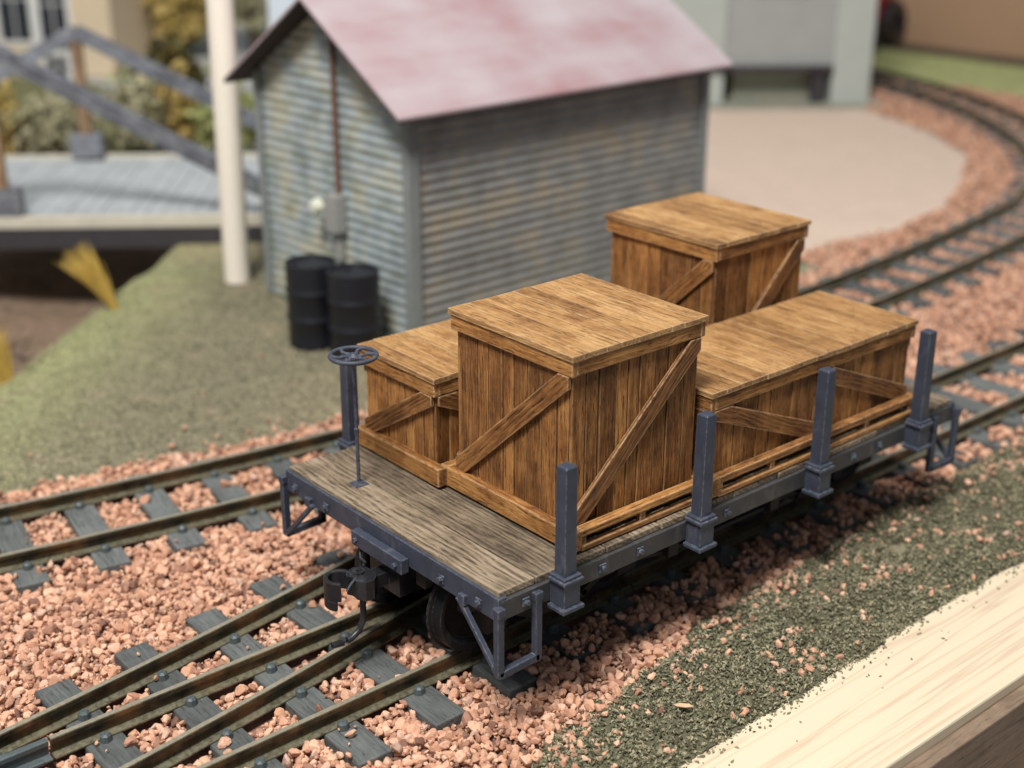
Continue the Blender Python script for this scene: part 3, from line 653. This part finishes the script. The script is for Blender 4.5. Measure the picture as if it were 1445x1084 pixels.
# ------------------------------------------------------------------ crates
def crate(label, x, y, lx, ly, h, bays=1, flip=False, side_rise=True):
    """origin: near left corner of the lid outline; braces on every face"""
    t = thing('wooden_crate', label, 'crate', (x, y-(.03 if y < 1 else .0), .004), random.uniform(-.006, .006), 'crates riding on the flatcar')
    i = .046; zb = .185; lidt = .045; tr = .125; zt = h-lidt
    x0, x1, y0, y1 = i, lx-i, i, ly-i
    b = MB(); b.box((x0+.03, y0+.03, .02), (x1-.03, y1-.03, zt-.01), 2)
    body = b.build('inner_box', M['inner'], t)
    def planks(a0, a1, fix0, fix1, axis, name='side_panel'):
        b = MB(); p = a0; z0 = .03
        while p < a1-.02:
            w = random.uniform(.115, .185); q = min(p+w, a1)
            if a1-q < .06: q = a1
            j = random.uniform(-.006, .006); g_ = .0070
            if axis == 'x': b.box((p+g_, fix0+(j if fix0 < ly/2 else 0), z0), (q-g_, fix1+(j if fix0 > ly/2 else 0), zt), 2)
            else: b.box((fix0+(j if fix0 < lx/2 else 0), p+g_, z0), (fix1+(j if fix0 > lx/2 else 0), q-g_, zt), 2)
            p = q
        b.build(name, M['crate'], t, .004)
    planks(x0, x1, y0, y0+.032, 'x'); planks(x0, x1, y1-.032, y1, 'x'); planks(y0+.034, y1-.034, x0, x0+.032, 'y'); planks(y0+.034, y1-.034, x1-.032, x1, 'y')
    # corner battens
    # lid: boards run across the car, trim below
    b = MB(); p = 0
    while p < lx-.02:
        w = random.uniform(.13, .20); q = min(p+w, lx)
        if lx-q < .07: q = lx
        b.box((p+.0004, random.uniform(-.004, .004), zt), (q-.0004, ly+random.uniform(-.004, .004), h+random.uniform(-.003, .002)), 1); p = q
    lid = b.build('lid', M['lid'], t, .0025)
    e = .048
    b = MB(); z0 = zt-tr
    b.box((.012, .012, z0), (e+.012, ly-.012, zt-.001), 1); b.box((lx-e-.012, .012, z0), (lx-.012, ly-.012, zt-.001), 1)
    b.box((e+.014, .012, z0+.006), (lx-e-.014, e+.012, zt-.001), 0); b.box((e+.014, ly-e-.012, z0+.006), (lx-e-.014, ly-.012, zt-.001), 0)
    b.build('lid_trim', M['board'], t, .011)
    # base: boards on the ends, slatted pallet along the sides
    o_ = .012
    po = .032
    for xa in (-po, lx-.058+po*.3):
        b = MB(); b.box((xa, -po-.046, .020), (xa+.058+(po if xa < 0 else 0), ly+po*.5, zb), 1); b.build('base_board', M['board'], t, .011)
    for ya in (-po-.046, ly-.058+po*.5):
        b = MB(); b.box((.062, ya+.004, .125), (lx-.045, ya+.056+(po if ya < 0 else 0), zb), 0); b.box((.062, ya+.002, .006), (lx-.045, ya+.054, .052), 0)
        nb = 3 if bays == 1 else 5
        for k in range(nb):
            xc = .085+(lx-.17)*k/(nb-1); b.box((xc-.03, ya+.010, .054), (xc+.03, ya+.052, .123), 0)
        b.build('pallet_rail', M['board'], t, .009)
    # braces
    zl, zh = zb, z0; bwid = .15
    def brace(axis, a0, a1, fix, n, up_):
        za, zc = (zl, zh) if up_ else (zh, zl); th = .034
        p0, p1 = (a0+.05, za), (a1-.05, zc)
        d = np.array([p1[0]-p0[0], p1[1]-p0[1]]); Ld = np.hypot(*d); u = d/Ld; nn = np.array([-u[1], u[0]])*bwid/2
        A_, B_ = np.array([a0, za]), np.array([a1, zc]); e_ = (B_-A_)/np.hypot(*(B_-A_)); nn = np.array([-e_[1], e_[0]])*bwid/2
        pl = [tuple(A_-e_*.3-nn), tuple(B_+e_*.3-nn), tuple(B_+e_*.3+nn), tuple(A_-e_*.3+nn)]
        for ax_, lim, sg in ((0, a0, 1), (0, a1, -1), (1, min(za, zc), 1), (1, max(za, zc), -1)):   # trim the board to its panel
            out_ = []
            for q, w_ in zip(pl, pl[1:]+pl[:1]):
                iq = (q[ax_]-lim)*sg >= 0; iw = (w_[ax_]-lim)*sg >= 0
                if iq: out_.append(q)
                if iq != iw:
                    f_ = (lim-q[ax_])/(w_[ax_]-q[ax_]); out_.append((q[0]+(w_[0]-q[0])*f_, q[1]+(w_[1]-q[1])*f_))
            pl = out_
        vs = []; g = []; r = random.random()
        for k in (0, 1):
            for q in pl:
                s_ = fix+n*th*k; vs.append((q[0], s_, q[1]) if axis == 'x' else (s_, q[0], q[1]))
                dd = np.array(q)-np.array(p0); g.append((dd@u+r*37, dd@np.array([-u[1], u[0]])+r*11, th*k+r*23))
        np_ = len(pl); b = MB(); b.add(vs, [tuple(range(np_)), tuple(range(2*np_-1, np_-1, -1))]+[(i_, np_+i_, np_+(i_+1) % np_, (i_+1) % np_) for i_ in range(np_)], g, r)
        o = b.build('brace', M['crate_dark'], t, .005)
        bm = bmesh.new(); bm.from_mesh(o.data); bmesh.ops.recalc_face_normals(bm, faces=bm.faces); bm.to_mesh(o.data); bm.free()
    for k in range(bays):
        a0 = x0+.01+(x1-x0-.02)*k/bays; a1 = x0+.01+(x1-x0-.02)*(k+1)/bays
        brace('x', a0, a1, y0-.002, -1, side_rise); brace('x', a0, a1, y1+.002, 1, side_rise)
    brace('y', y0+.01, y1-.01, x0-.002, -1, False); brace('y', y0+.01, y1-.01, x1+.002, 1, False)
    return t
crate('tall square crate at the front of the flatcar, nearest the viewer', .785, .150, 1.42, 1.43, 1.545)
crate('long low double crate along the near side of the deck behind three stakes', 2.245, .10, 2.77, 1.122, .895, bays=2, side_rise=False)
crate('tall square crate farthest back, standing behind the long low crates', 3.60, 1.28, 1.32, 1.43, 1.59)
crate('long low crate behind the brake wheel, mostly hidden by the tall front crate', .70, 1.64, 2.77, 1.08, .94, bays=2, side_rise=False)

# ------------------------------------------------------------------ corrugated shed
def tin_mat(name, base, warm, cool, rust, green=(.24, .27, .16)):
    t = NT(name); p = t.obj(); n = t.noise(p, 1.6, 5, .6); n2 = t.noise(p, 6, 4, .65); n3 = t.noise(t.scale(p, (1, 1, 3)), 2.1, 4)
    c = t.ramp(n, [(.35, base), (.5, cool), (.62, warm)]); c = t.mix(t.ramp(n3, [(.5, 0.), (.7, .7)]), c, green)
    c = t.mix(t.ramp(n2, [(.60, 0.), (.74, .75)]), c, rust)
    return t.out(c, .55, t.bump(n2, .1, .02), .1, .4)
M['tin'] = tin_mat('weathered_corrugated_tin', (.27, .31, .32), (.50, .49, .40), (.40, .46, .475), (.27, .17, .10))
M['tin_shaded'] = tin_mat('shaded_corrugated_tin', (.23, .225, .215), (.38, .335, .26), (.30, .305, .30), (.26, .17, .10), (.23, .23, .19))  # darker copy of the gable tin: side wall shade put into the colour
M['trim'] = paint('grey_green_trim', (.25, .27, .265), .25, .6, 5)
def roof_mat():
    t = NT('faded_red_roof'); p = t.obj(); n = t.noise(p, .55, 3, .5); n2 = t.noise(t.scale(p, (.5, 1.6, 1.6)), 1.6, 5)
    c = t.ramp(t.math('ADD', t.math('MULTIPLY', n, .65), t.math('MULTIPLY', n2, .35)), [(.34, (.40, .23, .245)), (.46, (.45, .34, .355)), (.60, (.51, .44, .455))])
    return t.out(c, .45, t.bump(n2, .05, .02), 0, .5)
M['roof'] = roof_mat(); M['eave'] = paint('dark_eave', (.05, .035, .03), .3, .7); M['rustpipe'] = paint('rusty_conduit', (.17, .085, .055), .4, .7, 8); M['box'] = paint('grey_meter_box', (.33, .33, .31), .2, .6)
shed = thing('shed', 'corrugated metal shed with a faded pink red gable roof', 'shed', (4.50, 7.08, GZ), math.radians(2.2))
Ls, Ws, Hs, Hr = 5.60, 3.34, 3.22, 4.30; oh = .27
def corr(p0, dirv, nrm, length, zlo, zhi_fn, pitch=.135, amp=.0115, cols=1):
    """horizontally corrugated sheet; zhi_fn(u) top at distance u"""
    mb = MB(); us = np.linspace(0, length, cols+1); vs = []; fs = []; nz = int((max(zhi_fn(u) for u in us)-zlo)/pitch*6)+1; zz = np.linspace(zlo, max(zhi_fn(u) for u in us), nz)
    for u in us:
        top = zhi_fn(u)
        for z in zz:
            zc = min(z, top); a = amp*math.sin(zc/pitch*2*math.pi); vs.append((p0[0]+dirv[0]*u+nrm[0]*a, p0[1]+dirv[1]*u+nrm[1]*a, zc))
    for i in range(len(us)-1):
        for j in range(nz-1): fs.append((i*nz+j, (i+1)*nz+j, (i+1)*nz+j+1, i*nz+j+1))
    mb.add(vs, fs, None, None, True); return mb
gab = lambda u: Hs+(Hr-Hs-.06)*(1-abs(u-Ws/2)/(Ws/2))
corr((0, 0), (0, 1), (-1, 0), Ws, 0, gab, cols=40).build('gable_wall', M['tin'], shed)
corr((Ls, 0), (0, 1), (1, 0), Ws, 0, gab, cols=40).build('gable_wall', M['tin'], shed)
corr((0, 0), (1, 0), (0, -1), Ls, 0, lambda u: Hs, cols=2).build('side_wall', M['tin_shaded'], shed)
corr((0, Ws), (1, 0), (0, 1), Ls, 0, lambda u: Hs, cols=2).build('side_wall', M['tin_shaded'], shed)
for x, y in ((0, 0), (Ls, 0), (0, Ws), (Ls, Ws)):
    b = MB(); sx = -1 if x == 0 else 1; sy = -1 if y == 0 else 1
    xa, xb = sorted((x+sx*.045, x-sx*.11)); ya, yb = sorted((y+sy*.028, y+sy*.045)); b.box((xa, ya, 0), (xb, yb, Hs-.02), 2)
    xa, xb = sorted((x+sx*.028, x+sx*.045)); ya, yb = sorted((y+sy*.026, y-sy*.11)); b.box((xa, ya, 0), (xb, yb, Hs-.02), 2)
    b.build('corner_trim', M['trim'], shed)
sl = (Hr-Hs)/(Ws/2)
for s in (-1, 1):
    yr = Ws/2; ye = yr+s*(Ws/2+oh); ze = Hr-sl*(Ws/2+oh); th = .035
    for th0, th1, mt, nm in ((.0, .035, 'roof', 'roof_panel'), (-.03, -.002, 'eave', 'soffit')):
        vs = [(-oh-.10, yr, Hr+th0), (Ls+oh, yr, Hr+th0), (Ls+oh, ye, ze+th0), (-oh-.10, ye, ze+th0), (-oh-.10, yr, Hr+th1), (Ls+oh, yr, Hr+th1), (Ls+oh, ye, ze+th1), (-oh-.10, ye, ze+th1)]
        b = MB(); b.add(vs, [(0, 1, 2, 3), (7, 6, 5, 4), (0, 4, 5, 1), (1, 5, 6, 2), (2, 6, 7, 3), (3, 7, 4, 0)]); o = b.build(nm, M[mt], shed)
        bm = bmesh.new(); bm.from_mesh(o.data); bmesh.ops.recalc_face_normals(bm, faces=bm.faces); bm.to_mesh(o.data); bm.free()
b = MB(); b.tube([(-.05, 1.47, 1.80), (-.05, 1.47, 4.0)], .035, 8); b.build('conduit', M['rustpipe'], shed)
b = MB(); b.box((-.20, 1.34, 1.30), (-.03, 1.60, 1.80), 2); b.box((-.12, 1.40, .9), (-.03, 1.52, 1.30), 2); mb_ = b.build('meter_box', M['box'], shed, .01)
b = MB(); b.lathe([(.001, .12), (.085, .10), (.115, .0), (.10, -.03), (.001, -.03)], (0, 0, 0), n=20); o = b.build('lamp_globe', paint('pale_globe', (.72, .74, .60), .05, .3), mb_); o.location = (-.22, 1.70, 1.62); o.rotation_euler = (0, math.radians(-90), 0)
# ------------------------------------------------------------------ drums
def drum(x, y, label):
    t = thing('oil_drum', label, 'drum', (x, y, GZ+.0), random.random()*3, 'black oil drums beside the shed')
    r, h = .33, 1.08
    pr = [(.001, 1.06), (r-.03, 1.06), (r-.02, 1.10), (r+.002, 1.10), (r+.004, 1.07)]
    for zc in (.73, .37): pr += [(r, zc+.06), (r, zc+.035), (r+.016, zc+.014), (r+.016, zc-.014), (r, zc-.035)]
    pr += [(r, .03), (r+.004, .0), (.001, .0)]
    b = MB(); b.lathe(pr, n=40); body = b.build('drum_body', M['drum'], t)
    b = MB(); b.tube([(.20, 0, 1.05), (.20, 0, 1.085)], .04, 8); b.build('bung', M['drum'], t)
drum(3.68, 8.18, 'black steel oil drum farther back, half hidden behind the other drum')
drum(3.87, 7.50, 'black steel oil drum in front, in full view before the shed wall')
# ------------------------------------------------------------------ cream dowel post
b = MB(); b.lathe([(.001, 0), (.19, 0), (.19, 9.0), (.001, 9.0)], (0, 0, 0), n=40); o = b.build('support_post', M['post']); o.location = (4.28, 11.22, GZ-.02); o.rotation_euler = (-.018, .022, 0); tag(o, 'tall smooth cream dowel post left of the shed', 'post')

# ------------------------------------------------------------------ timber bridge
M['oldwood'] = wood('grey_bridge_timber', (.07, .075, .09), (.20, .21, .24), (.36, .38, .40), None, grain=.5, bump=.4)
M['rustwood'] = wood('brown_bridge_post', (.09, .06, .045), (.26, .16, .09), (.45, .30, .17), None, grain=.5)
M['palebeam'] = paint('pale_bridge_edge', (.62, .58, .48), .2, .6, 3); M['bdeck'] = paint('pale_blue_grey_planking', (.46, .49, .50), .35, .6, 3); M['darkbeam'] = paint('dark_bridge_beam', (.045, .04, .045), .3, .7, 3)
ub = math.atan2(-.607, .794)
br = thing('footbridge', 'weathered grey timber bridge with sloping truss rails over the gully', 'bridge', (2.28, 15.36, 0), ub)
b = MB()
for k in range(60): b.box((-6+.26*k, .14, -.92), (-6+.26*k+.25, 4.6, -.86+random.uniform(-.01, .01)), 1)
b.build('deck', M['bdeck'], br, .01)
for y in (0, 4.6):
    b = MB(); b.box((-6, y, -.99), (10, y+.14, -.80), 0); b.build('edge_beam', M['palebeam'], br, .01)
    b = MB(); b.box((-6, y+.01, -1.34), (10, y+.13, -.995), 0); b.build('girder', M['darkbeam'], br, .01)
def truss(y, xc, h, run):
    for s in (-1, 1):
        b = MB(); b.bar((xc, y, -.80+h), (xc+s*run, y, -.72), .26, .22, (0, 1, 0)); b.build('truss_chord', M['oldwood'], br, .015)
    b = MB(); b.bar((xc, y, -.80), (xc, y, -.80+h-.1), .20, .18, (0, 1, 0)); b.build('truss_post', M['rustwood'], br, .015)
    b = MB(); b.box((xc-.30, y-.14, -.80), (xc+.30, y+.14, -.35), 0); b.build('post_block', M['oldwood'], br, .015)
truss(.16, .10, 2.70, 4.75); truss(4.5, .45, 2.35, 4.3)

# ------------------------------------------------------------------ grass tufts
def tuft(x, y, z, h, lean, n, label, spread=.1):
    mb = MB()
    for i in range(n):
        a = random.random()*6.28; r = random.random()*.05; p = Vector((x+r*math.cos(a), y+r*math.sin(a), z)); d = Vector((lean[0]+random.uniform(-1, 1)*spread, lean[1]+random.uniform(-1, 1)*spread, 1)).normalized()*h*random.uniform(.7, 1.05)
        q = p+d*.5+Vector((0, 0, .02)); e = p+d+Vector((lean[0], lean[1], -.3))*.06
        mb.tube([p, q, e], [.010, .008, .002], 4)
    o = mb.build('grass_tuft', M['straw']); tag(o, label, 'grass tuft')
M['straw'] = paint('yellow_straw', (.62, .43, .10), .25, .7, 8)
tuft(2.32, 11.2, GZ-.05, 1.05, (-.45, .35), 150, 'yellow straw tuft leaning out over the gully edge below the bridge', .34)
tuft(.10, 9.55, GZ-.35, 1.0, (-.10, .1), 90, 'yellow straw tuft at the left edge of the picture on the gully bank', .2)
M['twig'] = paint('brown_twig', (.09, .06, .04))
tw = MB()
for i in range(60):
    p = Vector((random.uniform(-1.5, 2.0), random.uniform(11.5, 14.0), -2.6)); tw.tube([p, p+Vector((random.uniform(-1, 1), random.uniform(-1, 1), random.uniform(.2, .8)))], [.02, .006], 4)
o = tw.build('brush', M['twig']); tag(o, 'tangle of dark brown twigs in the gully under the bridge', 'brush', kind='stuff')

# ------------------------------------------------------------------ bushes and trees behind the bridge
def leafm(name, a, b_):
    t = NT(name); r = t.attr('rnd', True); return t.out(t.mix(r, a, b_), .85, spec=.15)
M['olive'] = leafm('olive_foliage', (.30, .29, .17), (.58, .54, .36)); M['yellow'] = leafm('yellow_foliage', (.38, .29, .09), (.68, .52, .20)); M['darkleaf'] = leafm('dark_brown_foliage', (.022, .020, .010), (.15, .105, .03)); M['pale'] = leafm('pale_green_foliage', (.30, .33, .12), (.48, .50, .22))
M['bark'] = paint('bark', (.10, .07, .045))
def foliage(c, rad, n, size):
    P = rng.normal(size=(n, 3)); P /= np.linalg.norm(P, axis=1)[:, None]; lump = 1+.28*np.sin(P[:, 0]*5+c[0])*np.cos(P[:, 1]*4+c[1])+.15*np.sin(P[:, 2]*7)
    P = P*(rng.random(n)**.35*lump)[:, None]*np.array(rad)+np.array(c); P[:, 2] = np.maximum(P[:, 2], c[2]-rad[2]*.95)
    a = rng.normal(size=(n, 3)); a /= np.linalg.norm(a, axis=1)[:, None]; b2 = np.cross(a, rng.normal(size=(n, 3))); b2 /= np.linalg.norm(b2, axis=1)[:, None]
    s = size*rng.uniform(.6, 1.4, n)[:, None]; V = np.stack([P+a*s, P+b2*s, P-a*s, P-b2*s], 1).reshape(-1, 3); F = np.arange(n*4).reshape(n, 4); return V, F, np.repeat(rng.random(n), 4)
def bush(x, y, z, rad, mat, label, n=900, size=.09, cat='bush'):
    V, F, T = foliage((0, 0, rad[2]*.9), rad, n, size); t = thing('bush', label, cat, (x, y, z))
    fast_mesh('foliage', V, F, M[mat], T, parent=t)
    b = MB(); b.tube([(0, 0, -.1), (0.05, 0, rad[2]*.9)], [.06, .03], 6); b.build('stem', M['bark'], t)
bush(6.2, 21.9, GZ, (.95, .9, .62), 'olive', 'low olive bush seen between the bridge trusses, left of the yellow clump')
bush(7.9, 21.2, GZ, (.8, .8, .75), 'olive', 'rounded olive bush behind the middle of the bridge')
bush(8.9, 21.9, GZ, (.75, .8, 1.1), 'darkleaf', 'tall dark olive bush behind the bridge')
bush(8.35, 20.7, GZ, (.45, .45, .8), 'yellow', 'upright yellow bush between the olive bushes behind the bridge')
bush(9.2, 19.9, GZ, (.8, .7, .6), 'pale', 'pale green bush behind the bridge next to the cream post')
bush(5.2, 22.3, GZ, (.42, .4, .65), 'yellow', 'yellow bush at the far left behind the bridge')
bush(10.6, 25.6, GZ, (1.1, 1., .6), 'pale', 'pale green mound far behind the bridge')
def tree(x, y, h, mat, label, r=1.6):
    t = thing('tree', label, 'tree', (x, y, GZ), 0, 'trees behind the bridge')
    V, F, T = foliage((0, 0, h*.62), (r, r, h*.40), 1500, .16); fast_mesh('crown', V, F, M[mat], T, parent=t)
    b = MB(); b.tube([(0, 0, -.1), (.05, 0, h*.4), (0, .1, h*.85)], [.16, .12, .04], 8)
    for k in range(6): a = k*1.05; b.tube([(0, 0, h*.35+.1*k), (r*.6*math.cos(a), r*.6*math.sin(a), h*.55+.12*k)], [.06, .02], 6)
    b.build('trunk', M['bark'], t)
for i, (x, y, h, mt, lb, r) in enumerate([(12.9, 33.5, 3.6, 'darkleaf', 'dark brown tree beside the cream house', 1.7), (14.9, 33.3, 4.2, 'darkleaf', 'dark tree with a broad crown right of the cream house', 1.9),
        (16.4, 31.3, 3.4, 'olive', 'olive brown tree left of the cream post', 1.5), (14.2, 31.4, 2.6, 'yellow', 'small yellow brown tree in front of the dark trees', .8)]):
    tree(x, y, h, mt, lb, r)
# ------------------------------------------------------------------ cream house
M['cream'] = paint('cream_wall', (.74, .60, .42), .08, .7, 3); M['whitetrim'] = paint('white_trim', (.8, .8, .78), .03, .6); M['glass'] = paint('dark_window', (.02, .025, .035), .2, .25, 3, None, 0, .5); M['hroof'] = paint('house_roof', (.12, .11, .11))
hs = thing('house', 'cream two storey house with white framed dark windows at the upper left', 'house', (9.4, 31.2, GZ), ub-.12)
b = MB(); b.box((-4.5, 0, 0), (2.35, 4, 6), 2); b.build('wall', M['cream'], hs)
b = MB(); b.box((-4.8, -.3, 6.02), (2.65, 4.3, 6.25), 0); b.build('roof', M['hroof'], hs)
for xx_, zz_, ww, hh in ((-2.5, 1.15, .75, 2.2), (-.7, .95, .85, 2.2), (.42, .72, .75, 2.4), (-2.5, 4.0, .8, 1.4), (-.7, 4.0, .8, 1.4), (.9, 4.0, .8, 1.4), (.45, -.0, .6, .55)):
    b = MB(); b.box((xx_-.13, -.05, zz_-.1), (xx_, .02, zz_+hh+.12), 2); b.box((xx_+ww, -.05, zz_-.1), (xx_+ww+.13, .02, zz_+hh+.12), 2); b.box((xx_, -.05, zz_+hh), (xx_+ww, .02, zz_+hh+.12), 0); b.box((xx_, -.05, zz_-.1), (xx_+ww, .02, zz_), 0)
    b.box((xx_+ww/2-.015, -.035, zz_), (xx_+ww/2+.015, .0, zz_+hh), 2); b.box((xx_, -.034, zz_+hh/2-.015), (xx_+ww, .0, zz_+hh/2+.015), 0)
    w = b.build('window', M['whitetrim'], hs); b = MB(); b.box((xx_+.002, -.015, zz_+.002), (xx_+ww-.002, .01, zz_+hh-.002), 0); b.build('pane', M['glass'], w)

# ------------------------------------------------------------------ grey green building at the back right
M['gg'] = paint('pale_grey_green_siding', (.44, .475, .44), .10, .65, 2); M['gd'] = paint('grey_siding', (.36, .37, .355), .12, .7, 2); M['recess'] = paint('dull_olive_panel', (.30, .31, .25), .15, .8, 2)
ang = math.atan2(-2.42, 3.12)
bd = thing('depot_building', 'pale grey green building with a raised open base behind the pink roofed shed', 'building', (23.4, 13.8, GZ), ang)
b = MB(); b.box((-.95, 0, .0), (0, .9, 7), 2); b.build('corner_pier', M['gg'], bd, .02)
b = MB(); b.box((-4.0, .12, .92), (-.952, 3.5, 7), 2); b.build('wall', M['gd'], bd)
b = MB(); b.box((-3.3, .55, 0), (-.952, 3.4, .918), 2); b.build('base_panel', M['recess'], bd)
b = MB(); b.box((-5.4, .0, 0), (-3.62, 3.5, 7), 2); b.build('corner_pier', M['gg'], bd, .02)
b = MB(); b.box((-4.0, -.12, .84), (-.96, .11, .96), 0); b.build('dock_edge', M['darkbeam'], bd, .01)
b = MB(); b.box((-1.42, .0, .0), (-1.12, .3, .84), 2); b.build('dock_post', M['darkbeam'], bd, .01)
b = MB(); b.box((-2.9, -.02, 2.75), (-1.55, .118, 4.2), 0); b.build('window', M['glass'], bd)
b = MB(); b.box((-5.6, -.35, -.02), (.35, 3.6, .05), 0); b.build('foundation_slab', M['recess'], bd)
M['backblock'] = paint('pale_blue_white_paint', (.72, .80, .88), .05, .7, 1); M['orange'] = paint('orange_post', (.60, .27, .07)); b = MB(); b.box((-.09, -.09, 0), (.09, .09, 4.6), 2); o = b.build('orange_pole', M['orange']); o.location = (19.2, 17.6, GZ); tag(o, 'thin orange brown pole rising behind the roof of the shed', 'pole')
b = MB(); b.box((0, 0, 0), (1.6, 1.2, 6.5), 2); o = b.build('block', M['backblock'], None, .02); o.location = (11.6, 22.2, GZ); o.rotation_euler = (0, 0, ub); tag(o, 'pale blue white block seen between the cream post and the shed', 'block')
# machine beside the building
M['red'] = paint('dark_red_paint', (.30, .02, .03), .2, .4)
lo = thing('tractor', 'dark machine with a black wheel and red body right of the grey building', 'tractor', (32.45, 19.55, GZ+.0), .2)
b = MB(); b.lathe([(.35, -.16), (.62, -.18), (.70, -.10), (.70, .10), (.62, .18), (.35, .16), (.35, -.16)], (0, 0, .70), 'y', 28); b.build('wheel', M['black'], lo)
b = MB(); b.lathe([(.2, -.12), (.38, -.14), (.44, -.08), (.44, .08), (.38, .14), (.2, .12), (.2, -.12)], (-1.3, .0, .44), 'y', 24); b.build('wheel', M['black'], lo)
b = MB(); b.box((-1.7, .2, .7), (.2, 1.0, 1.7), 0); b.build('body', M['red'], lo, .06)
b = MB(); b.box((-.4, .2, 1.7), (.5, 1.0, 2.7), 0, taper=.8); b.build('cab', M['black'], lo, .05)
# tan panel and pale backdrop
M['tan'] = paint('tan_hardboard', (.46, .29, .18), .08, .6, .8); M['back'] = paint('pale_blue_backdrop', (.70, .80, .92), .05, .8, .2)
b = MB(); b.box((33.4, -12, GZ-.2), (33.55, 21.2, 6), 1); o = b.build('tan_panel', M['tan']); tag(o, 'smooth tan hardboard panel along the far right edge of the layout', 'panel')
b = MB(); b.box((-8, 44, -3), (44, 44.2, 16), 0); o = b.build('backdrop', M['back']); tag(o, 'pale blue white backdrop board behind the whole layout', 'backdrop')
